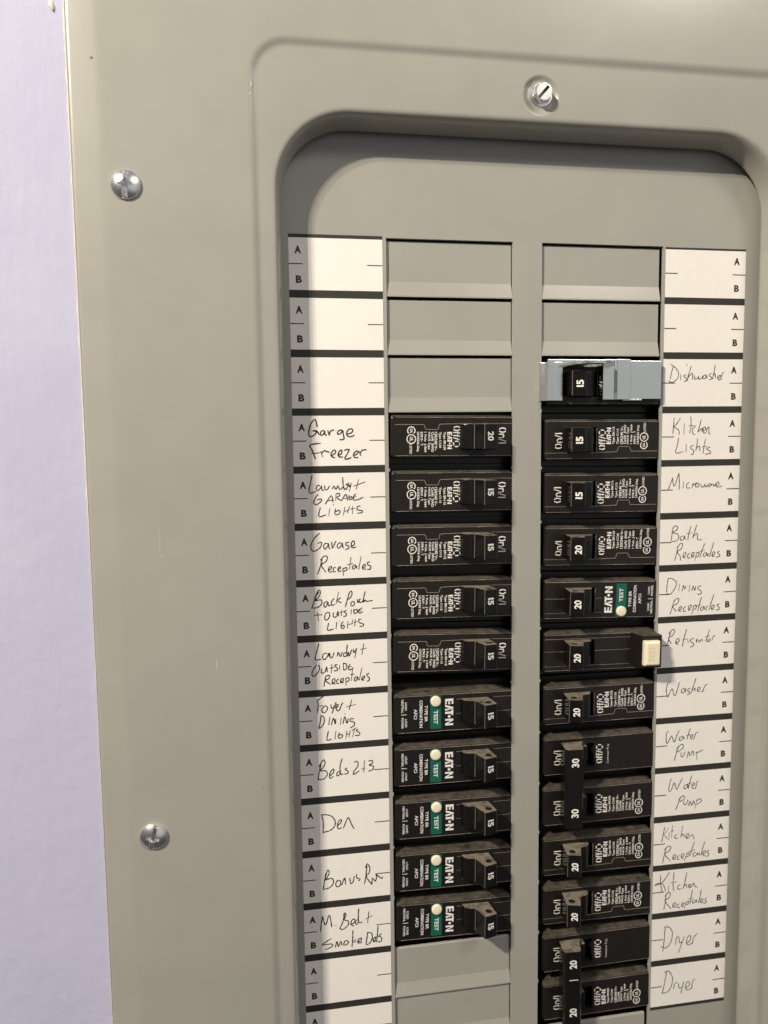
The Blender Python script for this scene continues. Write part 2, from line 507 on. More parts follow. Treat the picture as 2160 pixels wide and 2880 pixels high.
# screws ------------------------------------------------------------
def screw_mesh(R, H, slot_deg, flip=0):
    mb = MB()
    nr, na = 44, 120
    ca, sa = math.cos(math.radians(slot_deg)), math.sin(math.radians(slot_deg))
    def hgt(x, z):
        r = math.hypot(x, z)
        h = H * (1 - (r / R) ** 2.2) * 0.85 + 0.15 * H * (1 if r < R * 0.97 else 0.3)
        a, b = x * ca + z * sa, -x * sa + z * ca          # a across the long slot, b along it
        cut = 0.0
        if abs(a) < 0.85 and abs(b) < R * 0.95: cut = max(cut, 1.35)
        if abs(b) < 0.62 and abs(a) < R * 0.47: cut = max(cut, 1.7)
        if abs(a) + abs(b) < 2.2: cut = max(cut, 2.1)
        if cut: h = min(h, H - cut) if r < R * 0.8 else min(h, max(0.2, h - 0.7))
        return h
    vs = [(0, -hgt(0, 0), 0)]; fs = []
    for i in range(1, nr + 1):
        for j in range(na):
            t = 2 * math.pi * j / na
            x, z = R * i / nr * math.cos(t), R * i / nr * math.sin(t)
            vs.append((x, -hgt(x, z), z))
    for j in range(na):
        fs.append((0, 1 + j, 1 + (j + 1) % na))
        for i in range(nr - 1):
            a = 1 + i * na
            fs.append((a + j, a + na + j, a + na + (j + 1) % na, a + (j + 1) % na))
    for j in range(na):
        t = 2 * math.pi * j / na
        vs.append((R * 1.0 * math.cos(t), 1.2, R * math.sin(t)))
    a = 1 + (nr - 1) * na; b = a + na
    for j in range(na):
        fs.append((a + j, b + j, b + (j + 1) % na, a + (j + 1) % na))
    mb.add(vs, fs, 0, True)
    me = mb.mesh('cover_screw', [M_screw])
    try:
        me.set_sharp_from_angle(angle=math.radians(28))
    except Exception:
        pass
    return me
for (x, z, deg, tx) in ((-171.2, 12.9, -4, 0.02), (-171.0, -254.7, -14, 0.05)):
    o = pobj('cover_screw', screw_mesh(5.7, 2.3, deg))
    o.location = (x * S, -17.0 * S, (z + PZ) * S); o.rotation_euler = (tx, 0, -tx)
# hex washer head screw above the opening
mb = MB()
def circ(R, h, n=48): return [(R * math.cos(2 * math.pi * i / n), -h, R * math.sin(2 * math.pi * i / n)) for i in range(n)]
def hexa(R, h, n=48, rot=0.25):
    out = []
    for i in range(n):
        t = 2 * math.pi * i / n
        q = ((t - rot) % (math.pi / 3)) - math.pi / 6
        rr_ = R * math.cos(math.pi / 6) / math.cos(q)
        out.append((rr_ * math.cos(t), -h, rr_ * math.sin(t)))
    return out
mb.loops([circ(5.0, -0.8), circ(5.0, 0.55), circ(4.75, 0.9), hexa(4.2, 1.0), hexa(4.15, 3.6), circ(3.55, 4.2), circ(3.3, 4.25)], smooth=False)
# slotted crown
sl = math.radians(48)
nx = Vector((math.cos(sl), math.sin(sl))); ny = Vector((-nx.y, nx.x))
for sgn in (1, -1):
    pts = []
    for i in range(17):
        t = -math.pi / 2 + math.pi * i / 16
        a, b = 3.3 * math.sin(t), max(0.62, 3.3 * math.cos(t))
        pts.append(nx * a + ny * b * sgn)
    mb.loops([[(p.x, -4.26, p.y) for p in pts], [(p.x, -2.0, p.y) for p in pts]], cap0=True)
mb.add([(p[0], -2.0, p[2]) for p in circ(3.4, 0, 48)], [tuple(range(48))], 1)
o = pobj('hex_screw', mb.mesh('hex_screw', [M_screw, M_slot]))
o.location = (0.1 * S, -14.7 * S, (57.0 + PZ) * S)

# ------------------------------------------------------------------ circuit directory strips
# pen strokes of every entry, in twentieths of a millimetre: x from the panel centre, z from the top of its row
HAND = {
'L3': '-1933,-119 -1948,-55 -1972,-64 -1999,-112 -2010,-169 -2001,-201 -1965,-189 -1936,-154 -1972,-151 -1934,-158 -1917,-188;-1874,-148 -1897,-154 -1907,-176 -1898,-191 -1875,-174 -1869,-151 -1866,-183 -1850,-191;-1842,-148 -1833,-174 -1829,-190 -1823,-168 -1807,-149 -1784,-146;-1713,-146 -1739,-149 -1755,-168 -1749,-183 -1726,-175 -1709,-150 -1704,-185 -1698,-217 -1708,-231 -1740,-230;-1671,-182 -1635,-173 -1618,-151 -1634,-136 -1661,-147 -1674,-176 -1662,-202 -1632,-205 -1606,-191;-1906,-260 -1999,-275 -1981,-323 -1954,-401;-1988,-352 -1917,-343;-1910,-331 -1889,-382;-1904,-353 -1878,-328 -1852,-333 -1830,-341;-1821,-371 -1788,-358 -1774,-332 -1794,-323 -1814,-351 -1811,-377 -1782,-391;-1759,-371 -1726,-356 -1719,-327 -1735,-327 -1752,-355 -1746,-381 -1710,-385;-1700,-327 -1654,-321 -1694,-402 -1632,-390;-1615,-374 -1586,-361 -1572,-339 -1592,-335 -1615,-361 -1606,-390 -1573,-391;-1566,-332 -1550,-375;-1556,-352 -1533,-326 -1495,-324',
'L4': '-1986,-27 -2018,-182 -1953,-177;-1917,-129 -1939,-125 -1953,-151 -1937,-171 -1910,-139 -1907,-129 -1903,-165 -1885,-169;-1878,-127 -1875,-163 -1852,-160 -1835,-128;-1810,-161 -1796,-135 -1777,-162 -1760,-126;-1717,-55 -1712,-130 -1702,-170;-1754,-136 -1745,-166 -1712,-143;-1709,-153 -1683,-164 -1675,-118 -1689,-124;-1665,-105 -1659,-145 -1643,-119;-1639,-106 -1657,-187;-1573,-75 -1597,-169;-1620,-139 -1514,-102;-1937,-203 -1964,-235 -1978,-274 -1965,-297 -1933,-285 -1910,-263 -1912,-246 -1948,-255;-1878,-296 -1821,-219 -1806,-278;-1854,-264 -1812,-258;-1778,-204 -1783,-266;-1778,-204 -1749,-201 -1746,-221 -1772,-237 -1730,-267;-1730,-267 -1690,-209 -1675,-268;-1710,-248 -1681,-245;-1661,-216 -1661,-256 -1638,-253 -1638,-233 -1658,-237;-1598,-208 -1621,-230 -1619,-263 -1579,-258 -1534,-240;-1622,-238 -1598,-231;-1920,-321 -1935,-402 -1870,-388;-1836,-330 -1847,-398;-1804,-291 -1802,-304;-1784,-334 -1791,-383 -1765,-390 -1745,-368 -1755,-351 -1784,-364;-1702,-323 -1716,-398;-1709,-363 -1663,-354;-1659,-318 -1680,-380;-1633,-315 -1634,-388;-1653,-344 -1610,-336;-1560,-317 -1587,-323 -1590,-349 -1548,-360 -1545,-377 -1591,-382',
'L5': '-1932,-45 -1971,-79 -2008,-137 -2009,-190 -1980,-204 -1934,-179 -1914,-140 -1923,-127 -1953,-136;-1862,-139 -1888,-141 -1898,-171 -1886,-191 -1862,-162 -1855,-139 -1849,-182 -1836,-186;-1825,-124 -1820,-183 -1796,-138 -1786,-118;-1737,-137 -1763,-142 -1777,-168 -1761,-185 -1737,-160 -1730,-140 -1725,-180 -1715,-180;-1668,-136 -1694,-138 -1698,-158 -1675,-168 -1672,-188 -1705,-201;-1652,-173 -1622,-157 -1625,-124 -1645,-136 -1649,-169 -1636,-186 -1606,-178;-1913,-278 -1931,-344 -1957,-415;-1930,-291 -1897,-253 -1867,-260 -1878,-299 -1921,-334 -1883,-398;-1860,-383 -1837,-371 -1830,-351 -1849,-353 -1860,-380 -1847,-400 -1824,-391;-1794,-356 -1814,-368 -1814,-395 -1794,-397;-1774,-380 -1754,-370 -1751,-354 -1767,-360 -1774,-386 -1761,-397 -1741,-388;-1728,-365 -1726,-438;-1725,-375 -1698,-363 -1692,-383 -1722,-398;-1653,-268 -1669,-381;-1691,-340 -1638,-329;-1612,-343 -1635,-349 -1642,-372 -1625,-379 -1608,-350 -1602,-377;-1561,-265 -1586,-387;-1549,-372 -1529,-363 -1525,-343 -1542,-346 -1552,-372 -1536,-386 -1519,-380;-1481,-318 -1505,-327 -1499,-347 -1475,-361 -1479,-385 -1506,-390',
'L6': '-1949,-64 -1983,-125 -2018,-220;-1989,-125 -1955,-53 -1936,-67 -1950,-113 -1983,-145 -1931,-141 -1925,-175 -1958,-206 -2004,-214;-1872,-157 -1902,-169 -1906,-202 -1889,-206 -1869,-164 -1866,-197 -1846,-192;-1812,-133 -1836,-159 -1836,-195 -1806,-187;-1771,-75 -1797,-187;-1752,-129 -1783,-154 -1747,-176;-1676,-92 -1693,-152 -1714,-218;-1682,-99 -1659,-73 -1649,-94 -1666,-133 -1700,-152;-1640,-168 -1660,-180 -1658,-207 -1634,-202 -1630,-175 -1644,-168;-1603,-149 -1597,-183 -1583,-150;-1573,-144 -1587,-170 -1567,-181 -1547,-159;-1529,-79 -1543,-139 -1547,-179 -1530,-160 -1517,-174 -1463,-166;-1966,-253 -1958,-333;-1996,-278 -1920,-278;-1867,-257 -1894,-270 -1901,-316 -1882,-327 -1858,-298 -1857,-265 -1874,-257;-1821,-260 -1822,-300 -1795,-301 -1781,-252 -1775,-299;-1748,-243 -1749,-297;-1768,-266 -1732,-257;-1701,-249 -1725,-258 -1705,-279 -1709,-299 -1732,-301;-1658,-241 -1662,-288;-1635,-242 -1632,-279 -1605,-270 -1605,-247 -1635,-245;-1624,-221 -1620,-220;-1558,-232 -1588,-248 -1585,-278 -1552,-266;-1588,-259 -1561,-250;-1866,-355 -1877,-421 -1820,-411;-1793,-352 -1801,-415;-1769,-340 -1764,-344;-1733,-348 -1754,-377 -1747,-411 -1727,-406 -1730,-382 -1750,-391;-1690,-347 -1698,-414;-1694,-380 -1647,-373;-1646,-336 -1657,-376;-1623,-330 -1631,-397;-1640,-363 -1603,-355;-1569,-333 -1590,-339 -1587,-366 -1550,-381 -1554,-398 -1587,-403',
'L7': '-1958,-30 -1976,-93 -1994,-179 -1938,-176;-1888,-125 -1918,-130 -1928,-163 -1909,-185 -1882,-152 -1874,-126 -1868,-160;-1861,-123 -1859,-164 -1842,-168 -1821,-122;-1795,-161 -1785,-124 -1765,-163 -1748,-123;-1700,-55 -1708,-122 -1699,-167;-1702,-136 -1732,-134 -1735,-164 -1712,-162 -1695,-136;-1691,-123 -1685,-164 -1661,-104;-1647,-98 -1641,-136 -1614,-93;-1614,-93 -1635,-184;-1549,-56 -1568,-157;-1584,-109 -1523,-99;-1979,-228 -2016,-273 -2027,-313 -2011,-334 -1970,-296 -1956,-256 -1969,-228;-1937,-264 -1941,-305 -1911,-300 -1893,-253 -1888,-301;-1846,-229 -1851,-314;-1867,-268 -1824,-261;-1793,-236 -1820,-244 -1794,-273 -1801,-293 -1828,-291;-1774,-244 -1774,-291;-1740,-225 -1738,-293;-1740,-229 -1713,-237 -1711,-278 -1738,-293;-1677,-239 -1694,-265 -1684,-293 -1647,-275;-1687,-269 -1663,-260;-1902,-334 -1913,-388 -1920,-435;-1905,-337 -1868,-333 -1876,-363 -1906,-378 -1857,-419;-1846,-406 -1820,-394 -1822,-366 -1843,-379 -1843,-413 -1813,-411;-1782,-369 -1803,-388 -1800,-412 -1780,-410;-1766,-401 -1743,-389 -1746,-368 -1766,-380 -1766,-407 -1740,-406;-1722,-366 -1717,-435;-1719,-373 -1695,-364 -1689,-389 -1713,-404;-1657,-288 -1669,-400;-1678,-335 -1641,-337;-1618,-359 -1638,-371 -1639,-399 -1622,-393 -1611,-363 -1605,-394;-1570,-280 -1595,-395;-1571,-389 -1548,-377 -1547,-360 -1568,-369 -1571,-393 -1548,-398;-1503,-335 -1527,-348 -1504,-380 -1507,-404 -1528,-409',
'L8': '-1888,-1 -1935,-20 -1983,-54;-1983,-54 -1977,-95 -1984,-170;-1980,-105 -1934,-102;-1924,-120 -1944,-132 -1938,-167 -1912,-165 -1891,-129 -1910,-107 -1931,-116;-1860,-97 -1854,-135 -1824,-116;-1813,-79 -1831,-126 -1852,-183;-1824,-134 -1797,-122 -1797,-101 -1814,-114 -1808,-155 -1784,-157 -1763,-104 -1746,-91;-1669,-65 -1694,-160;-1720,-131 -1629,-113;-1952,-207 -1963,-261 -1976,-318;-1959,-210 -1946,-197 -1923,-223 -1927,-263 -1948,-300 -1975,-318;-1872,-212 -1884,-291;-1861,-292 -1839,-229 -1824,-285 -1819,-237;-1766,-227 -1780,-298;-1753,-290 -1735,-222 -1716,-286 -1702,-239;-1735,-191 -1731,-199;-1651,-246 -1682,-247 -1685,-267 -1649,-280 -1652,-311 -1687,-333;-1888,-342 -1903,-430 -1860,-423;-1818,-347 -1830,-429;-1788,-367 -1799,-411 -1782,-422 -1759,-407 -1768,-386 -1792,-394;-1717,-355 -1729,-434;-1725,-396 -1687,-381;-1687,-354 -1701,-418;-1646,-339 -1668,-421;-1673,-358 -1629,-334;-1612,-349 -1630,-361 -1599,-388 -1610,-408 -1644,-405',
'L9': '-1961,-139 -1980,-221 -1991,-296;-1982,-172 -1944,-109 -1924,-128 -1935,-169 -1969,-208 -1922,-212 -1906,-248 -1937,-287 -1994,-292;-1883,-264 -1852,-238 -1845,-204 -1869,-216 -1886,-256 -1880,-288 -1850,-270;-1766,-107 -1787,-181 -1782,-258 -1761,-253;-1791,-230 -1812,-235 -1819,-266 -1799,-264 -1781,-224;-1720,-201 -1740,-213 -1714,-236 -1721,-257 -1751,-258;-1655,-157 -1634,-145 -1618,-167 -1628,-202 -1660,-241 -1663,-269 -1639,-257 -1608,-238;-1559,-144 -1568,-256;-1591,-226 -1554,-218;-1522,-154 -1488,-150 -1488,-178 -1516,-193 -1475,-207 -1489,-241 -1527,-249',
'L10': '-1968,-119 -1952,-197 -1956,-303;-1968,-122 -1917,-127 -1870,-149 -1841,-201 -1852,-249 -1893,-281 -1951,-293;-1818,-239 -1790,-213 -1783,-189 -1803,-191 -1821,-231 -1815,-271 -1781,-263;-1767,-272 -1728,-180 -1711,-185 -1688,-244 -1665,-289',
'L11': '-1929,-176 -1951,-257 -1968,-343;-1946,-216 -1921,-156 -1906,-179 -1926,-226 -1947,-249 -1883,-240 -1868,-279 -1900,-325 -1964,-339;-1827,-262 -1848,-294 -1837,-328 -1804,-315 -1804,-273 -1831,-266;-1792,-317 -1763,-248 -1756,-316;-1715,-250 -1708,-309 -1684,-295 -1671,-238;-1646,-223 -1651,-257 -1619,-277 -1635,-292;-1552,-150 -1562,-249 -1579,-332;-1565,-174 -1548,-133 -1524,-178 -1533,-227 -1558,-258 -1506,-344;-1506,-344 -1502,-281 -1473,-310 -1461,-269 -1465,-247 -1416,-291 -1404,-275',
'L12': '-1978,-94 -1991,-172 -2000,-243;-1978,-94 -1951,-185 -1914,-89 -1892,-214;-1859,-196 -1853,-204;-1769,-97 -1791,-179 -1820,-239;-1782,-113 -1769,-85 -1757,-107 -1774,-152 -1738,-169 -1739,-211 -1792,-247 -1816,-231;-1711,-202 -1678,-193 -1677,-159 -1702,-165 -1711,-206 -1683,-226;-1635,-54 -1641,-138 -1634,-198 -1601,-194;-1645,-163 -1670,-185 -1658,-212 -1633,-181;-1539,-95 -1553,-212;-1576,-175 -1507,-141;-1898,-323 -1987,-375 -1899,-378 -1895,-404 -1960,-430;-1864,-416 -1846,-359 -1835,-411 -1810,-364 -1799,-408;-1774,-364 -1783,-401 -1754,-400 -1738,-377 -1754,-362 -1774,-368;-1695,-263 -1697,-344 -1706,-432;-1697,-386 -1660,-357;-1695,-385 -1661,-386;-1657,-391 -1620,-379 -1616,-354 -1640,-363 -1645,-401 -1608,-397;-1554,-301 -1563,-369 -1572,-423;-1558,-310 -1521,-314 -1510,-358 -1535,-415 -1572,-427;-1506,-393 -1482,-387 -1481,-362 -1502,-376 -1498,-407 -1473,-397;-1455,-249 -1460,-330 -1470,-414;-1481,-362 -1440,-358;-1419,-335 -1444,-349 -1420,-378 -1429,-411 -1457,-412',
'R2': '1444,-89 1427,-150 1417,-205;1417,-65 1470,-102 1501,-150 1491,-198 1444,-235 1406,-229 1406,-215;1524,-157 1522,-218;1581,-64 1586,-82;1576,-164 1554,-177 1581,-198 1585,-218 1559,-229;1631,-81 1606,-157 1589,-225;1600,-191 1629,-157 1644,-157 1642,-211;1667,-170 1668,-205 1698,-198 1709,-177 1709,-205 1739,-198 1754,-170;1788,-163 1758,-177 1754,-198 1781,-198 1791,-170 1796,-198;1840,-149 1818,-170 1845,-191 1842,-205 1819,-211;1876,-67 1867,-143 1853,-205;1860,-170 1878,-156 1883,-198;1906,-198 1932,-184 1932,-170 1906,-184 1914,-211 1941,-204 1951,-156 1973,-139',
'R3': '1466,-61 1461,-143 1455,-219;1530,-65 1490,-123 1461,-150;1461,-150 1514,-178 1519,-224;1573,-113 1568,-221;1636,-48 1642,-138 1628,-211;1619,-138 1680,-138;1691,-142 1661,-166 1663,-215 1689,-222;1746,-77 1729,-153 1712,-201;1712,-201 1741,-174 1760,-167 1753,-195;1765,-195 1795,-174 1790,-153 1768,-167 1769,-202 1796,-209 1810,-168 1828,-154 1830,-213 1845,-213;1516,-251 1503,-331 1490,-397 1565,-384;1597,-311 1595,-391;1673,-326 1647,-336 1643,-354 1674,-375 1668,-410 1645,-413;1713,-264 1707,-327 1697,-382;1700,-355 1734,-334 1739,-383;1797,-265 1784,-328 1774,-408;1757,-341 1818,-339;1849,-343 1811,-360 1850,-385 1847,-406 1794,-412',
'R4': '1465,-122 1444,-178 1415,-247;1461,-126 1482,-206 1528,-81;1528,-81 1534,-173 1532,-246;1580,-163 1574,-230;1637,-175 1611,-192 1615,-227 1646,-224;1665,-232 1679,-183 1687,-197 1717,-176;1725,-184 1702,-197 1707,-218 1733,-216 1740,-191 1725,-184;1759,-191 1768,-220 1795,-213 1802,-192 1810,-221 1836,-200;1863,-187 1836,-200 1845,-222 1871,-194 1875,-215;1886,-187 1898,-216 1917,-188;1921,-209 1952,-196 1940,-174 1917,-195 1929,-223 1983,-217',
'R5': '1477,-107 1470,-163 1461,-234;1473,-113 1495,-86 1526,-90 1519,-122 1478,-149 1531,-165 1540,-201 1518,-228 1472,-234;1585,-181 1559,-198 1563,-226 1593,-210 1600,-181 1609,-224;1667,-88 1646,-162 1636,-225;1619,-164 1684,-156;1728,-79 1703,-156 1686,-213;1689,-199 1723,-164 1738,-179 1740,-225 1786,-223;1534,-279 1521,-357 1503,-424;1527,-300 1560,-255 1583,-266 1569,-309 1528,-336 1559,-380 1564,-423;1590,-388 1617,-375 1616,-346 1597,-356 1590,-391 1617,-400;1662,-351 1640,-372 1644,-404 1667,-398;1678,-384 1705,-371 1704,-346 1682,-359 1683,-395 1709,-385;1735,-350 1714,-432;1728,-364 1755,-347 1755,-380 1729,-397;1818,-260 1789,-331 1768,-402;1766,-344 1820,-332;1828,-354 1805,-367 1806,-389 1829,-386 1840,-354 1845,-390;1867,-362 1852,-383 1868,-395;1914,-253 1893,-320 1872,-395;1899,-385 1926,-372 1921,-350 1902,-360 1899,-392 1926,-393;1979,-345 1956,-358 1977,-384 1973,-398 1938,-404',
'R6': '1442,-82 1429,-153 1426,-224;1438,-85 1481,-90 1527,-128 1513,-185 1469,-241 1430,-232;1562,-144 1553,-216;1591,-217 1601,-160 1617,-197 1628,-165;1670,-160 1661,-228;1691,-222 1706,-172 1722,-216 1733,-173;1791,-172 1760,-181 1757,-203 1792,-226 1789,-252 1750,-257;1512,-300 1491,-364 1467,-443;1501,-314 1543,-287 1558,-299 1540,-338 1495,-364 1534,-417;1557,-407 1584,-394 1583,-369 1564,-379 1557,-411 1584,-416;1633,-371 1607,-392 1612,-421 1635,-415;1657,-398 1688,-385 1687,-359 1664,-373 1661,-409 1688,-403;1718,-361 1697,-454;1711,-382 1738,-362 1742,-391 1712,-411;1798,-285 1776,-356 1759,-428;1738,-376 1792,-357;1812,-380 1789,-393 1794,-419 1817,-409 1824,-377 1836,-414;1870,-375 1847,-396 1856,-422;1929,-261 1904,-340 1879,-419;1902,-406 1933,-393 1929,-371 1906,-384 1907,-413 1934,-411;1991,-363 1964,-372 1988,-399 1985,-421 1954,-419',
'R7': '1477,-102 1464,-166 1442,-245;1455,-130 1496,-88 1520,-100 1498,-146 1456,-173 1492,-233;1534,-221 1569,-209 1564,-179 1541,-192 1534,-225 1566,-238;1647,-89 1626,-161 1605,-262;1603,-196 1649,-187;1661,-184 1666,-229;1727,-188 1696,-194 1689,-215 1725,-239 1718,-264 1690,-270;1752,-226 1766,-198 1753,-204 1756,-230;1778,-206 1787,-228 1809,-200 1822,-223;1893,-109 1871,-174 1853,-224;1844,-180 1891,-168;1884,-204 1869,-225 1896,-223 1899,-201 1884,-200;1920,-221 1930,-185 1957,-171',
'R8': '1489,-105 1459,-118 1446,-191 1462,-251 1491,-194 1510,-173 1523,-225 1543,-242 1568,-169 1583,-111;1639,-174 1608,-194 1609,-220 1636,-215 1647,-178 1655,-220;1701,-178 1671,-198 1695,-222 1691,-237 1668,-243;1761,-79 1732,-165 1707,-238;1718,-209 1752,-182 1749,-218;1780,-206 1807,-193 1803,-174 1780,-183 1781,-217 1804,-218;1820,-216 1836,-220 1858,-166 1889,-150',
'R9': '1485,-96 1459,-113 1456,-180 1469,-218 1510,-147 1526,-178 1543,-209 1572,-137 1595,-93;1635,-156 1600,-169 1597,-194 1625,-193 1639,-160 1648,-191;1712,-80 1694,-138 1679,-193;1667,-155 1721,-144;1714,-177 1742,-164 1737,-149 1718,-159 1723,-189 1754,-188 1772,-137 1800,-128;1591,-250 1569,-323 1547,-404;1568,-286 1614,-241 1642,-250 1631,-283 1577,-316;1624,-320 1617,-357 1641,-367 1663,-316;1681,-392 1702,-319 1715,-365 1746,-315 1755,-368;1789,-326 1792,-417;1774,-340 1805,-335 1856,-312',
'R10': '1520,-74 1502,-133 1496,-200 1523,-195 1553,-122 1578,-193 1608,-142 1642,-77;1695,-150 1664,-162 1661,-192 1688,-187 1699,-154 1704,-189;1741,-63 1722,-130 1705,-204;1691,-150 1750,-132;1744,-177 1775,-157 1766,-145 1747,-162 1752,-193 1784,-196 1798,-136 1814,-130;1621,-282 1600,-345 1574,-407;1605,-302 1654,-264 1666,-297 1617,-325;1661,-318 1662,-356 1690,-353 1706,-311;1713,-377 1728,-330 1746,-374 1768,-328 1780,-372;1807,-315 1781,-415;1796,-341 1835,-312 1852,-341 1802,-369',
'R11': '1461,-65 1446,-144 1431,-224;1500,-80 1452,-150;1452,-150 1509,-205;1512,-124 1508,-188;1544,-57 1536,-186;1523,-114 1562,-113;1597,-154 1569,-173 1581,-196 1609,-193;1656,-68 1637,-196;1637,-179 1664,-161 1676,-194;1693,-196 1727,-183 1720,-161 1693,-174 1699,-207 1733,-205;1744,-196 1766,-176 1784,-227;1483,-278 1462,-362 1447,-447;1461,-308 1499,-274 1533,-283 1511,-324 1468,-352 1531,-429;1552,-404 1586,-391 1580,-369 1558,-383 1558,-415 1586,-413;1625,-379 1603,-398 1609,-421 1631,-418;1642,-402 1676,-390 1669,-367 1647,-381 1654,-415 1676,-411;1709,-366 1683,-445;1698,-381 1726,-362 1732,-390 1699,-408;1790,-255 1759,-338 1743,-402;1731,-352 1798,-337;1805,-365 1777,-378 1783,-406 1811,-398 1822,-372 1828,-400;1850,-364 1839,-390 1862,-398;1904,-261 1877,-340 1868,-404;1879,-394 1913,-381 1906,-359 1884,-373 1891,-412 1913,-409;1952,-358 1929,-372 1951,-396 1942,-417 1914,-420',
'R12': '1428,-56 1430,-155 1449,-244;1522,-40 1452,-135 1369,-164 1396,-146 1452,-157 1488,-238;1520,-176 1516,-241;1573,-45 1565,-170 1572,-242;1542,-156 1609,-147;1644,-184 1616,-197 1622,-231 1656,-224;1714,-60 1694,-162 1673,-236;1678,-215 1706,-185 1718,-225;1735,-221 1757,-202 1745,-190 1735,-210 1758,-229 1791,-184 1803,-218 1832,-232;1494,-260 1484,-347 1470,-438;1478,-291 1516,-252 1539,-271 1517,-318 1479,-335 1548,-431;1565,-405 1598,-393 1592,-370 1570,-384 1570,-417 1604,-415;1637,-386 1615,-406 1627,-429 1650,-421;1661,-411 1689,-398 1682,-380 1666,-390 1667,-423 1689,-420;1716,-373 1695,-448;1705,-394 1739,-370 1740,-398 1712,-411;1781,-254 1766,-335 1757,-400;1738,-348 1795,-344;1807,-362 1784,-376 1791,-398 1813,-390 1824,-364 1830,-397;1878,-265 1863,-346 1848,-405;1870,-391 1898,-378 1892,-360 1870,-374 1876,-403 1899,-400;1938,-354 1921,-375 1939,-399 1922,-414 1899,-405',
'R13': '1490,-103 1482,-246 1468,-372;1479,-113 1536,-120 1571,-190 1551,-288 1501,-337 1445,-313;1608,-317 1618,-241 1646,-233;1646,-244 1653,-300 1687,-288;1703,-240 1671,-325 1639,-410;1733,-316 1772,-282 1766,-236 1738,-255 1728,-310 1751,-335 1796,-318;1797,-329 1806,-264 1845,-224',
'R14': '1519,-87 1498,-196 1473,-327;1485,-99 1536,-84 1583,-163 1568,-262 1524,-312 1467,-315;1597,-288 1607,-233 1635,-220;1647,-227 1660,-285 1688,-278;1710,-219 1694,-279 1679,-350;1734,-295 1774,-267 1761,-226 1739,-245 1729,-295 1758,-321 1798,-298;1798,-315 1807,-238 1835,-208',
}
BAR = {'L': (-107.55, -66.6), 'R': (67.2, 108.3)}
def cell_marks(side):
    mb = MB()
    pl = lambda x, y: (x, -0.172, y)
    if side == 'L':
        ax0, ax1, bx0, bx1 = -105.0, -102.05, -104.65, -102.05
        t = ((-107.5, -101.6, -11.95, 0.46), (-73.5, -66.65, -12.0, 0.44))
    else:
        ax0, ax1, bx0, bx1 = 102.2, 105.2, 102.6, 105.1
        t = ((67.3, 73.4, -12.15, 0.48), (101.6, 108.25, -12.2, 0.46))
    write(mb, 'A', pl, ax0, ax1, -7.65, -4.35, 0.05)
    write(mb, 'B', pl, bx0, bx1, -20.1, -16.9, 0.05)
    for x0, x1, z, th in t:
        mb.add([pl(x0, z - th / 2), pl(x1, z - th / 2), pl(x1, z + th / 2), pl(x0, z + th / 2)], [(0, 1, 2, 3)])
    return mb
NAMES = {'L': ['', '', '', 'Garge Freezer', 'Laundry + Garage Lights', 'Garage Receptales', 'Back Porch + outside Lights', 'Laundry + Outside Receptales', 'Foyer + Dining Lights', 'Beds 2 + 3', 'Den', 'Bonus Rm', 'M. Bed + Smoke Dets', '', '', ''],
         'R': ['', '', 'Dishwasher', 'Kitchen Lights', 'Microwave', 'Bath Receptacles', 'Dining Receptacles', 'Refrigerator', 'Washer', 'Water Pump', 'Water Pump', 'Kitchen Receptacles', 'Kitchen Receptacles', 'Dryer', 'Dryer']}
for side in 'LR':
    x0, x1 = BAR[side]
    n = len(NAMES[side])
    top = 0.62 if side == 'L' else -0.3
    bot = -P * n + (2.0 if side == 'L' else 1.95)
    lab = ('left white paper directory strip with dark handwriting from Garge Freezer to Smoke Dets' if side == 'L'
           else 'right white paper directory strip with pencil writing from Dishwasher down to Dryer')
    st = thing('directory_strip', lab, 'label strip', ((x0 + x1) / 2 * S, 0, 0), group='circuit directory strips')
    cx = (x0 + x1) / 2
    mb = MB()
    zb = bot if side == 'L' else -P * n + 0.9
    mb.box(x0 - cx, x1 - cx, 0.02, 0.09, zb, top)
    obj('black_backing', mb.mesh('black_backing', [M_ink]), st)
    cm = cell_marks(side)
    rr = random.Random(5 if side == 'L' else 6)
    for r in range(n):
        zt = (-0.95 if side == 'L' else -0.95) - (0.35 if side == 'R' and r == 0 else 0)
        zbm = -P + 2.35
        if side == 'R': zbm = -P + (2.6 if r == n - 1 else 2.25)
        mb = MB()
        ex = 0.0
        j = lambda: rr.uniform(-0.06, 0.06)
        q = [(x0 + 0.02 + j() * .5 - cx, zbm + j()), (x1 + ex + j() * .5 - cx, zbm + j()), (x1 + ex + j() * .5 - cx, zt + j()), (x0 + 0.02 + j() * .5 - cx, zt + j())]
        mb.loops([[(a, -0.09, b) for a, b in q], [(a, -0.155, b) for a, b in q]], cap1=True)
        nm = NAMES[side][r]
        mb.add([(a - cx, y, z) for a, y, z in cm.v], cm.f, 1)
        c = obj('label_cell', mb.mesh('label_cell', [M_paper, M_ink], recalc=False), st, (0, 0, -P * r * S))
        tag(c, ('white label cell handwritten ' + nm) if nm else 'blank white label cell with printed A and B')
        key = '%s%d' % (side, r)
        if key in HAND:
            mb = MB()
            k = 0
            for s in HAND[key].split(';'):
                pts = [tuple(int(a) / 20.0 for a in p.split(',')) for p in s.split(' ')]
                wd = (0.56 if side == 'L' else 0.45) * (1.18 if key == 'L3' else 1.0)
                hh = 0.176 + 0.0015 * (k % 7); k += 1
                ribbon(mb, spline(pts), wd, lambda x, y: (x, -hh, y), 0, True)
            obj('handwriting', mb.mesh('handwriting', [M_pen if side == 'L' else M_pen2], recalc=False), c, (-cx * S, 0, 0))

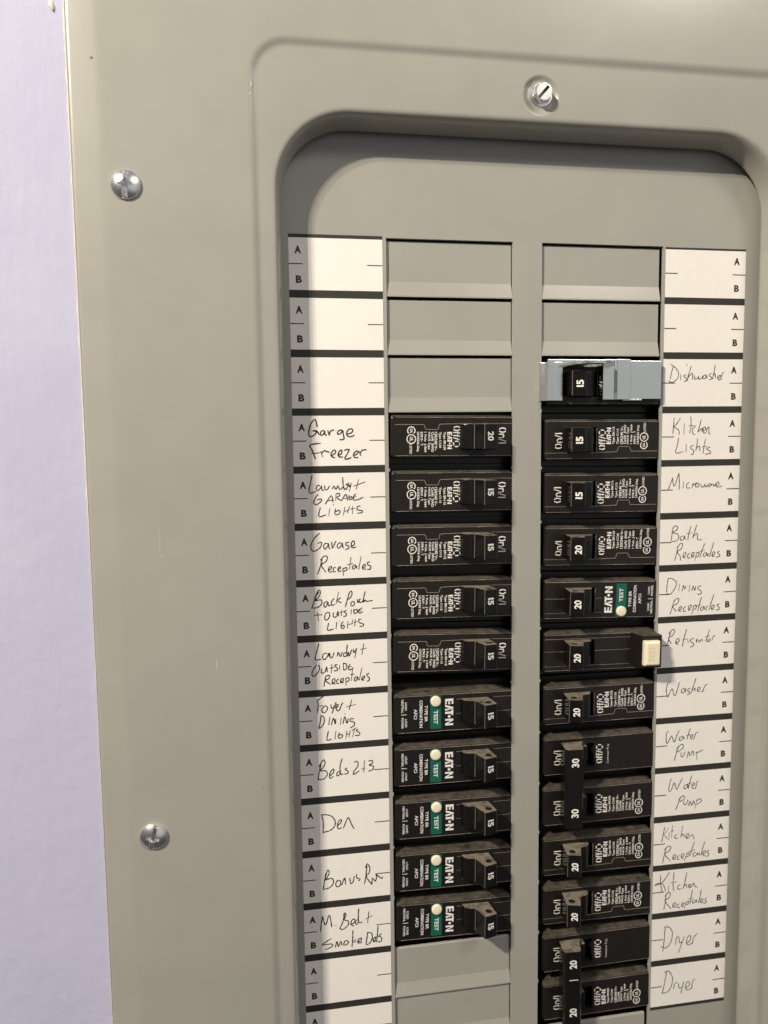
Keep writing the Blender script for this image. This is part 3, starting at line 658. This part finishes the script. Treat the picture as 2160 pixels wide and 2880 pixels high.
# ------------------------------------------------------------------ breakers
# canonical frame: u along the breaker from the panel centre outward, v up, h towards the viewer;
# right-hand column as written, left-hand column turned half round
UC = 36.0
FH = 0.0
def face_pl(h=FH + 0.03):
    # writing runs along +v, its top towards -u
    return lambda a, b: (-b, -h, a)
def U(u): return u - UC

def body_mesh(kind, v_off=(0.0,), d=0.0):
    mb = MB()
    U = lambda u: u - UC - d
    for v0 in v_off:
        # shoulders of the case, deep in the opening
        mb.box(4.0 - UC, 67.0 - UC, -60, -8.2, v0 - 12.4, v0 + 12.4, 0)
        x0, x1, z0, z1 = 8.0 - UC, 65.3 - UC, v0 - 9.6, v0 + 9.6
        ch = 0.9
        L = [rrect(x0, x1, z0, z1, 1.6, FH - 8.2, 4), rrect(x0, x1, z0, z1, 1.6, FH - 1.4, 4), rrect(x0 + .12, x1 - .12, z0 + .12, z1 - .12, 1.5, FH - .8, 4), rrect(x0 + .4, x1 - .4, z0 + .4, z1 - .4, 1.3, FH - .28, 4), rrect(x0 + ch, x1 - ch, z0 + ch, z1 - ch, 0.9, FH, 4)]
        mb.loops(L, smooth=False)
        s0, s1 = U(19.4), U(33.4)
        sv = 6.0
        if kind == 'double': s0, s1 = U(26.2), U(33.8); sv = 5.8
        mb.loops([L[-1], rrect(s0, s1, v0 - sv, v0 + sv, 0.25, FH, 4)])
        mb.loops([rrect(s0, s1, v0 - sv, v0 + sv, 0.25, FH, 4), rrect(s0 + .1, s1 - .1, v0 - sv + .1, v0 + sv - .1, 0.25, FH - 6, 4)], cap1=True, mi=1)
        h = FH + 0.02
        def seam(pts, wd=0.2):
            ribbon(mb, pts, wd, lambda a, b: (U(a), -h, b + v0), 2)
        rr = random.Random(hash(kind) % 97 if False else len(kind))
        def line(y, a, b, wd=0.17):
            # broken, slightly wavering line of dust caught in the joint
            u = a
            while u < b - 1:
                e = min(b, u + rr.uniform(4, 14))
                seam([(u, y + rr.uniform(-.04, .04)), ((u + e) / 2, y + rr.uniform(-.05, .05)), (e, y + rr.uniform(-.04, .04))], wd * rr.uniform(0.6, 1.25))
                u = e + rr.uniform(0.0, 0.5)
        line(8.65, 8.6, 64.0, 0.2); line(-8.65, 8.6, 64.0, 0.18)
        if kind == 'standard':
            line(-6.0, 8.2, 33.3, 0.16)
            seam([(33.5, -5.9), (43.6, -5.6), (43.9, -5.3), (44.4, -3.5), (44.8, -3.2), (49.9, -3.2), (50.3, -3.5), (50.7, -5.0), (51.1, -5.4), (64.2, -5.4)], 0.2)
            seam([(33.5, -5.9), (33.5, 5.6)], 0.15)
        elif kind == 'arc':
            line(0.7, 8.2, 19.3, 0.15); line(0.8, 33.5, 36.8, 0.17); line(-6.2, 8.2, 19.3, 0.15); line(-6.1, 33.5, 36.8, 0.15); seam([(33.5, -6), (33.5, 5.8)], 0.14)
        elif kind == 'ground':
            line(6.7, 8.2, 52.5, 0.15); line(0.6, 8.2, 19.2, 0.15); line(0.6, 33.6, 52.5, 0.14); line(-6.5, 8.2, 52.5, 0.16)
    if kind == 'ground':
        # raised housing of the test button
        prof = [(53.0, FH - 0.1), (54.2, 6.5), (54.8, 7.6), (55.4, 8.0), (64.6, 8.0), (65.1, 7.5), (65.1, FH - 0.1)]
        mb2 = MB()
        mb2.loops([[(U(a) - 1.05, -b, z + 0.6) for a, b in prof] for z in (-7.3, 8.3)], cap0=True, cap1=True)
        mb.add(mb2.v, mb2.f, 0)
    return mb.mesh('case', [M_black, M_inner, M_seam])

HP = [(19.9, -3.5), (19.0, 1.6), (17.95, 9.4), (18.2, 9.9), (23.7, 11.5), (24.3, 11.2), (26.8, 5.0), (27.6, 4.2), (30.0, 4.0), (31.8, 2.8), (32.6, 0.6), (32.6, -3.5)]
def handle_mesh(inset=False):
    mb = MB()
    mb.loops([[(U(a), -b, z) for a, b in HP] for z in (-5.6, 5.6)], cap0=True, cap1=True)
    for z in (5.615, -5.615):      # tie-bar hole
        mb.add([(U(21.4 + 1.55 * math.cos(t)), -(7.4 + 1.55 * math.sin(t)), z) for t in [2 * math.pi * i / 18 for i in range(18)]], [tuple(range(18))], 1)
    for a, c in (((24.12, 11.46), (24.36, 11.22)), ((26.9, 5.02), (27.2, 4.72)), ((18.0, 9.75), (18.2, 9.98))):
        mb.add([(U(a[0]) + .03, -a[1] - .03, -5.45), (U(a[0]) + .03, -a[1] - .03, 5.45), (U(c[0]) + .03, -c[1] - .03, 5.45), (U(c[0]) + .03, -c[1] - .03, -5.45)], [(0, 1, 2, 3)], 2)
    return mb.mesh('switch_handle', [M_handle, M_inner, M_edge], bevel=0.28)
# writing plane on the sloped tip of the handle
tipA, tipB = Vector((17.95, 9.6)), Vector((23.9, 11.55))
def tip_pl(a, b):
    # a along v, b measured from the outer edge of the tip towards the centre of the panel
    q = tipB + (tipA - tipB).normalized() * b
    nrm = Vector((-(tipB - tipA).y, (tipB - tipA).x)).normalized() * 0.30
    q = q + nrm
    return (U(q.x), -q.y, a)
def rating_mesh(n, bold=0.03):
    mb = MB()
    s = 'I5' if n == 15 else str(n)
    wdt = 3.2 if n == 15 else 4.1
    write(mb, s, tip_pl, -wdt / 2 - 0.2, wdt / 2 - 0.2, 1.0, 4.2, bold)
    return mb.mesh('rating_number', [M_white], recalc=False)

def stencil(mb, word, u_mid, v0, v1, hgt, v_off=0.0, mi=0, lw=0.5):
    """On/I and Off/O in cut-stencil letters; runs v0..v1, cap height hgt, centred on u_mid"""
    pl0 = face_pl()
    k = (v1 - v0)
    pl = lambda a, b: pl0(v_off + v0 + a * k, -(U(u_mid)) - hgt / 2 + b * hgt)
    def rb(pts, w=lw): 
        # widths are absolute, so step in real units
        p2 = [(v_off + v0 + a * k, -(U(u_mid)) - hgt / 2 + b * hgt) for a, b in pts]
        ribbon(mb, p2, w, pl0, mi)
    if word == 'On/I':
        rb(arc(.15, .5, .13, .46, 110, 250)); rb(arc(.15, .5, .13, .46, -70, 70))
        rb([(.40, 0), (.40, .68)]); rb(arc(.51, .40, .11, .27, 180, 0, 8) + [(.62, 0)])
        rb([(.70, 0), (.84, 1)], lw * .8); rb([(.95, 0), (.95, 1)])
    else:
        rb(arc(.11, .5, .095, .46, 112, 248)); rb(arc(.11, .5, .095, .46, -68, 68))
        for o in (.25, .40):
            rb([(o + .05, 0), (o + .05, .8), (o + .08, .95), (o + .14, .97)]); rb([(o, .64), (o + .13, .64)], lw * .8)
        rb([(.55, 0), (.66, 1)], lw * .8)
        for a in (0, 90, 180, 270):
            rb(arc(.85, .5, .13, .46, a + 14 + 45, a + 76 + 45, 6), lw)

def logo(mb, pl, x0, x1, y0, y1, mi=0):
    """the maker's heavy letters: E, open A, T, dot-in-arc, N"""
    Wd, Hh = x1 - x0, y1 - y0
    q = lambda pts: mb.add([pl(x0 + a * Wd, y0 + b * Hh) for a, b in pts], [tuple(range(len(pts)))], mi)
    q([(0, 0), (.09, 0), (.09, 1), (0, 1)])
    for b0, b1 in ((0, .2), (.4, .6), (.8, 1)): q([(.10, b0), (.205, b0), (.205, b1), (.10, b1)])
    q([(.22, 0), (.295, 0), (.385, .80), (.385, 1), (.32, 1)])           # legs of the A, without a bar
    q([(.375, 0), (.45, 0), (.40, .74), (.365, .52)])
    q([(.405, .78), (.615, .78), (.615, 1), (.405, 1)])                   # bar of the T
    q([(.48, 0), (.565, 0), (.565, .80), (.48, .80)])
    disc(mb, x0 + .665 * Wd, y0 + .5 * Hh, Hh * 0.17, pl, mi)
    q([(.755, 0), (.825, 0), (.825, 1), (.755, 1)]); q([(.93, 0), (1, 0), (1, 1), (.93, 1)])
    q([(.825, .70), (.93, 0), (.93, .30), (.825, 1)])

def marks_standard(kind):
    """kind: '15', '20', '20clean', 'double20', 'double30'"""
    mb = MB()
    pl = face_pl()
    v = 0.0
    dbl = kind.startswith('double')
    amp = kind[-2:] if dbl else kind[:2]
    def tx(s, ua, ub, va, vb, bold=0.02, vo=0.0):
        # box on the face: u from ua (top of the letters) to ub (baseline)
        write(mb, s, pl, va + vo, vb + vo, -U(ub), -U(ua), bold)
    clean = kind.endswith('clean')
    offs = (0.0,) if not dbl else (0.0, -P)
    for vo in offs:
        if clean:
            stencil(mb, 'On/I', 15.0, -4.2, 2.7, 3.2, vo); stencil(mb, 'Off/O', 36.7, -4.0, 4.6, 2.9, vo)
        else:
            stencil(mb, 'On/I', 14.5, -3.9, 3.5, 3.6, vo); stencil(mb, 'Off/O', 36.1, -4.5, 4.9, 3.3, vo)
    vo = offs[-1]
    if dbl:
        tx('Common Trip', 40.0, 41.2, -5.0, 4.7, 0.0, 0.0)
    vo2 = vo - (2.6 if dbl else 0.0)
    p2 = '2' if dbl else '1'
    if clean:
        k, la, lb, le = -1.2, 39.2, 41.4, 6.8
        pos = ((42.0, 43.4, 7.3), (44.1, 45.5, 6.1), (46.0, 47.3, 8.0), (48.1, 49.4, 7.3), (50.1, 51.5, 7.1), (52.1, 53.4, 7.3), (54.1, 55.4, 4.2), (55.9, 57.3, 8.1))
        cu, cv, cu2, cv2, ls = 60.0, 1.9, 59.8, -1.95, (59.5, 60.6, 4.3, 8.7)
    else:
        k, la, lb, le = -1.9, 38.3, 40.5, 5.8
        pos = ((41.2, 42.6, 6.2), (43.3, 44.6, 5.3), (45.2, 46.5, 6.5), (46.8, 48.0, 3.2 if dbl else 7.1), (48.4, 49.7, 6.0), (50.2, 51.5, 7.2), (51.9, 53.0, 4.3), (53.5, 54.9, 7.1))
        cu, cv, cu2, cv2, ls = 57.2, 1.3, 57.2, -2.5, (56.9, 58.0, 3.7, 8.0)
    logo(mb, pl, vo2 + k, vo2 + le, -U(lb), -U(la))
    words = ('Type BR%s%s' % (p2, amp), 'Type C%s%s' % (p2, amp), '120/240 V~', 'Cu/Al' if dbl else 'Cu/Al  SWD', 'HACR Type', '%s Pole  J-969' % p2, 'E7819 - T', 'LR43556 Disj.')
    for s, (a, b_, e) in zip(words, pos):
        tx(s, a, b_, k, e, 0.022, vo2)
    # listing marks: two rings with letters
    cv += vo2; cv2 += vo2
    ribbon(mb, arc(cv, -U(cu), 2.0, 2.0, 0, 360, 28), 0.42, pl)
    write(mb, 'UL', pl, cv - 1.0, cv + 1.0, -U(cu) - 0.75, -U(cu) + 0.85, 0.03)
    ribbon(mb, arc(cv2, -U(cu2), 1.7, 1.7, 40, 320, 24), 0.42, pl)
    write(mb, 'SA', pl, cv2 - 0.85, cv2 + 1.1, -U(cu2) - 0.6, -U(cu2) + 0.65, 0.03)
    tx('LISTED', *ls, 0.012, vo2)
    return mb.mesh('printed_markings', [M_white], recalc=False)

def sticker_meshes():
    mb = MB()
    mb.loops([rrect(U(37.2), U(63.6), -8.2, 7.7, 0.6, FH + 0.01, 3), rrect(U(37.2), U(63.6), -8.2, 7.7, 0.6, FH + 0.12, 3)], cap1=True)
    mb.add([(U(a), -(FH + 0.135), b) for a, b in ((44.3, -8.2), (49.6, -8.2), (49.6, 7.7), (44.3, 7.7))], [(0, 1, 2, 3)], 1)
    base = mb.mesh('warning_sticker', [M_sticker, M_green])
    mb = MB()
    pl = face_pl(FH + 0.15)
    def tx(s, ua, ub, va, vb, bold=0.015): write(mb, s, pl, va, vb, -U(ub), -U(ua), bold)
    logo(mb, pl, -6.4, 6.4, -U(42.4), -U(38.5))
    tx('TEST', 45.9, 47.9, -1.2, 5.4, 0.02)
    tx('TYPE BR', 50.8, 52.2, -3.8, 4.0); tx('COMBINATION', 53.2, 54.7, -6.4, 6.7); tx('AFCI', 55.8, 57.3, -2.3, 2.5)
    tx('LOAD', 60.6, 61.6, -5.8, -2.0); tx('NEUTRAL', 62.2, 63.3, -7.2, -0.8); tx('LOAD', 60.6, 61.6, 2.2, 6.0); tx('POWER', 62.2, 63.3, 1.5, 6.6)
    mb.add([pl(a, b) for a, b in ((-.1, -U(63.4)), (.15, -U(63.4)), (.15, -U(60.8)), (-.1, -U(60.8)))], [(0, 1, 2, 3)])
    return base, mb.mesh('sticker_lettering', [M_white], recalc=False)

ME = {k + s: body_mesh(k, (0.0, -P) if k == 'double' else (0.0,), 1.2 if s == 'L' else 0.0) for k in ('standard', 'arc', 'ground', 'double') for s in 'LR' if not (s == 'L' and k in ('ground', 'double'))}
ME['handle'] = handle_mesh()
ME['rate15'], ME['rate20'] = rating_mesh(15), rating_mesh(20)
for k in ('15', '20', '20clean', 'double20', 'double30'):
    ME['marks' + k] = marks_standard(k)
ME['sticker'], ME['lettering'] = sticker_meshes()
mb = MB()
mb.loops([[(U(47.0) + R * math.cos(t), -h, -5.7 + R * math.sin(t)) for t in [2 * math.pi * i / 36 for i in range(36)]] for R, h in ((2.5, FH), (2.5, FH + 0.95), (2.35, FH + 1.2), (1.9, FH + 1.32), (0.8, FH + 1.36))], cap1=True, smooth=True)
ME['round_button'] = mb.mesh('test_button', [M_cream])
mb = MB()
bx = (U(55.4), U(63.4), -5.8, 6.2)
mb.loops([rrect(*bx, 0.4, 7.9, 3), rrect(*bx, 0.4, 9.6, 3), rrect(bx[0] + 1.2, bx[1] - .8, bx[2] + 1.0, bx[3] - 1.0, 0.4, 11.0, 3)], cap1=True)
ME['square_button'] = mb.mesh('test_button', [M_cream])
mb = MB()
pl = face_pl(11.02)
write(mb, 'TEST', pl, -3.6, 3.8, -U(60.2), -U(57.4), -0.012)
ME['button_word'] = mb.mesh('button_lettering', [M_emboss], recalc=False)
# handle of the two-pole breakers: one bar across both poles
mb = MB()
prof = [(17.6, 1.5), (16.6, 8.8), (17.4, 10.3), (24.6, 10.8), (25.6, 9.6), (27.0, 4.5), (28.5, 2.5), (28.5, 1.5)]
mb.loops([[(U(a), -b, z) for a, b in prof] for z in (6.9, -P - 6.9)], cap0=True, cap1=True)
for v0 in (0, -P):
    mb.box(U(20.5), U(30.5), -3.5, 3.2, v0 - 5, v0 + 5)
ME['bar'] = mb.mesh('tie_bar_handle', [M_handle, M_inner], bevel=0.6, seg=3)
pA, pB = Vector((17.4, 10.3)), Vector((24.6, 10.8))
def bar_pl(a, b):
    q = pB + (pA - pB).normalized() * b
    return (U(q.x), -q.y - 0.06, a)
for amp in (20, 30):
    for k, v0 in enumerate((0.3, -P + 0.9)):
        mb = MB()
        write(mb, str(amp), bar_pl, v0 - 2.2, v0 + 2.2, 1.6, 5.2, 0.03)
        ME['bar%d%d' % (amp, k)] = mb.mesh('rating_number', [M_white], recalc=False)
mb = MB()
mb.add([bar_pl(a, b) for a, b in ((-7.9, .9), (-7.55, .9), (-7.55, 5.4), (-7.9, 5.4))], [(0, 1, 2, 3)])
ME['bar_line'] = mb.mesh('white_line', [M_white], recalc=False)

GROUP = 'circuit breakers in two columns of the panel'
def breaker(side, row, zc, zh, tilt, kind, amp, label):
    """zc: middle of the face, zh: middle of the handle, both measured from the top of the row"""
    th = math.atan(tilt / 56.0) + (math.pi if side == 'L' else 0.0)
    x = (UC + 0.75 + (0.09 * (row - 3) if row > 3 else 0)) if side == 'R' else -(UC - 1.2)
    nm = {'standard': 'circuit_breaker', 'arc': 'arc_fault_breaker', 'ground': 'ground_fault_breaker', 'double': 'double_pole_breaker'}[kind]
    t = thing(nm, label, 'circuit breaker', (x * S, 0, (-P * row + zc) * S), (0, th, 0), GROUP)
    obj('case', ME[kind + side], t)
    dv = (zh - zc) * (1 if side == 'R' else -1)
    off = ((UC - 0.3 - x if side == 'R' else 0.5) * S, 0, dv * S)
    jx, jz = random.uniform(-0.25, 0.25), random.uniform(-0.25, 0.25)      # every print sits a little differently
    face = ((-1.5 if side == 'L' else 0.0 if row < 8 else 0.6) * S + jx * S, 0, jz * S)
    if kind == 'double':
        hd = obj('tie_bar_handle', ME['bar'], t, off)
        for k in (0, 1):
            obj('rating_number', ME['bar%d%d' % (amp, k)], hd)
        if amp == 20:
            obj('white_line', ME['bar_line'], hd)
        obj('printed_markings', ME['marksdouble%d' % amp], t, face)
        return t
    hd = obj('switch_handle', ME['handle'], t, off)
    obj('rating_number', ME['rate%d' % amp], hd)
    if kind == 'standard':
        obj('printed_markings', ME['marks%d%s' % (amp, 'clean' if (side, row) == ('R', 5) else '')], t, face)
    elif kind == 'arc':
        s = obj('warning_sticker', ME['sticker'], t, face)
        obj('sticker_lettering', ME['lettering'], s)
        obj('test_button', ME['round_button'], t, face)
    elif kind == 'ground':
        b = obj('test_button', ME['square_button'], t, off)
        obj('button_lettering', ME['button_word'], b)
    return t

breaker('L', 3, -10.75, -10.8, 0.65, 'standard', 20, 'black breaker marked 20 at the head of the left column, beside Garge Freezer')
breaker('L', 4, -10.45, -10.4, 0.6, 'standard', 15, 'black breaker marked 15 beside the Laundry and Garage Lights label')
breaker('L', 5, -10, -9.8, 0.8, 'standard', 15, 'black breaker marked 15 beside the Garage Receptales label')
breaker('L', 6, -9.4, -9.0, 1.1, 'standard', 15, 'black breaker marked 15 beside the Back Porch and outside Lights label')
breaker('L', 7, -9.35, -8.8, 1.9, 'standard', 15, 'black breaker marked 15 beside the Laundry and Outside Receptales label')
AF = 'black breaker with green TEST band beside the %s label'
breaker('L', 8, -12.6, -11.85, 0.4, 'arc', 15, AF % 'Foyer and Dining Lights')
breaker('L', 9, -12.65, -11.8, 0.3, 'arc', 15, AF % 'Beds 2 and 3')
breaker('L', 10, -13.3, -12.2, 0.6, 'arc', 15, AF % 'Den')
breaker('L', 11, -13.8, -12.6, 0.85, 'arc', 15, AF % 'Bonus Rm')
breaker('L', 12, -13.4, -12.1, 1.2, 'arc', 15, AF % 'M. Bed and Smoke Dets')
breaker('R', 2, -13, -12.9, 0.2, 'standard', 15, 'black breaker marked 15 under the zinc lock bracket beside Dishwasher')
breaker('R', 3, -13.1, -13.0, 0.4, 'standard', 15, 'black breaker marked 15 beside the Kitchen Lights label')
breaker('R', 4, -13.0, -12.8, 0.8, 'standard', 15, 'black breaker marked 15 beside the Microwave label')
breaker('R', 5, -12.9, -12.6, 1.5, 'standard', 20, 'black breaker marked 20 beside the Bath Receptacles label')
breaker('R', 6, -13.2, -12.8, 1.6, 'arc', 20, 'black breaker with green TEST band beside the Dining Receptacles label')
breaker('R', 7, -13.1, -12.5, 1.0, 'ground', 20, 'black breaker with big square cream TEST button beside the Refrigerator label')
breaker('R', 8, -13.5, -12.75, 0.1, 'standard', 20, 'black breaker marked 20 beside the Washer label')
breaker('R', 9, -13.35, -12.5, 0.0, 'double', 30, 'two-pole black breaker marked 30 with a tie bar beside the Water Pump labels')
breaker('R', 11, -13.6, -12.6, 0.4, 'standard', 20, 'black breaker marked 20 beside the upper Kitchen Receptacles label')
breaker('R', 12, -13.6, -12.4, 0.7, 'standard', 20, 'black breaker marked 20 beside the lower Kitchen Receptacles label')
breaker('R', 13, -12.7, -11.7, -0.4, 'double', 20, 'two-pole black breaker marked 20 with a tie bar beside the Dryer labels')

# ------------------------------------------------------------------ zinc lock bracket over the dishwasher breaker
z0 = -2 * P
lock = thing('breaker_lock', 'silver zinc breaker lock bracket with padlock tab clipped over the Dishwasher breaker', 'breaker lock', (36 * S, 0, (z0 - 11) * S))
ko = lambda name, mb, **k: obj(name, mb.mesh(name, [M_zinc], **k), lock, (-36 * S, 0, 11 * S))
mb = MB()
zt, zb = -1.7, -20.4
# left leg with its folded edge
mb.loops([[(a, -h, z) for a, h in ((5.9, -4.0), (5.9, 1.1), (7.5, 2.3), (7.7, 2.4), (8.1, 3.8), (12.0, 4.05), (15.6, 4.0), (15.6, 3.1), (8.9, 2.9), (8.4, 1.6), (7.0, 0.5), (6.8, -4.0))] for z in (zb, zt - 1.2)], cap0=True, cap1=True)
# bridge above the window
mb.box(8.4, 48.5, 3.1, 3.99, -4.9, zt)
# right leg, stepped
mb.loops([[(a, -h, z) for a, h in ((35.2, 3.05), (35.2, 3.95), (38.0, 4.05), (40.6, 4.0), (41.9, 4.8), (45.0, 4.72), (48.6, 4.5), (48.6, 2.2), (47.6, 2.2), (47.6, 3.7), (42.4, 3.7), (41.0, 3.05))] for z in (-20.0, zt + 0.1)], cap0=True, cap1=True)
ko('hasp_plate', mb, bevel=0.18)
mb = MB()
mb.box(47.0, 64.6, 2.25, 3.15, -19.7, -2.1)
mb.box(45.5, 55.0, 2.3, 3.1, -20.4, -19.65)
ko('slide_plate', mb, bevel=0.15)
# padlock tab standing out from the bridge
mb = MB()
out = [(15.8, 3.2)] + [(27 - 11.2 * math.cos(math.radians(a)), 8.2 + 8.6 * math.sin(math.radians(a))) for a in range(0, 181, 10)] + [(38.2, 3.2)]
hole = [(27.6 + 4.1 * math.cos(2 * math.pi * i / 28), 9.6 + 4.1 * math.sin(2 * math.pi * i / 28)) for i in range(28)]
tri = tessellate_polygon([[Vector((a, b, 0)) for a, b in out], [Vector((a, b, 0)) for a, b in hole]])
allp = out + hole
slope = 0.06
def tp(a, b, t): return (a, -b, -4.2 - t + (b - 4) * slope)
for t in (0.0, 1.1):
    mb.add([tp(a, b, t) for a, b in allp], [tuple(x) for x in tri])
n1_, n2_ = len(out), len(hole)
mb.loops([[tp(a, b, 0.0) for a, b in out], [tp(a, b, 1.1) for a, b in out]])
mb.loops([[tp(a, b, 0.0) for a, b in hole], [tp(a, b, 1.1) for a, b in hole]])
ko('padlock_tab', mb)
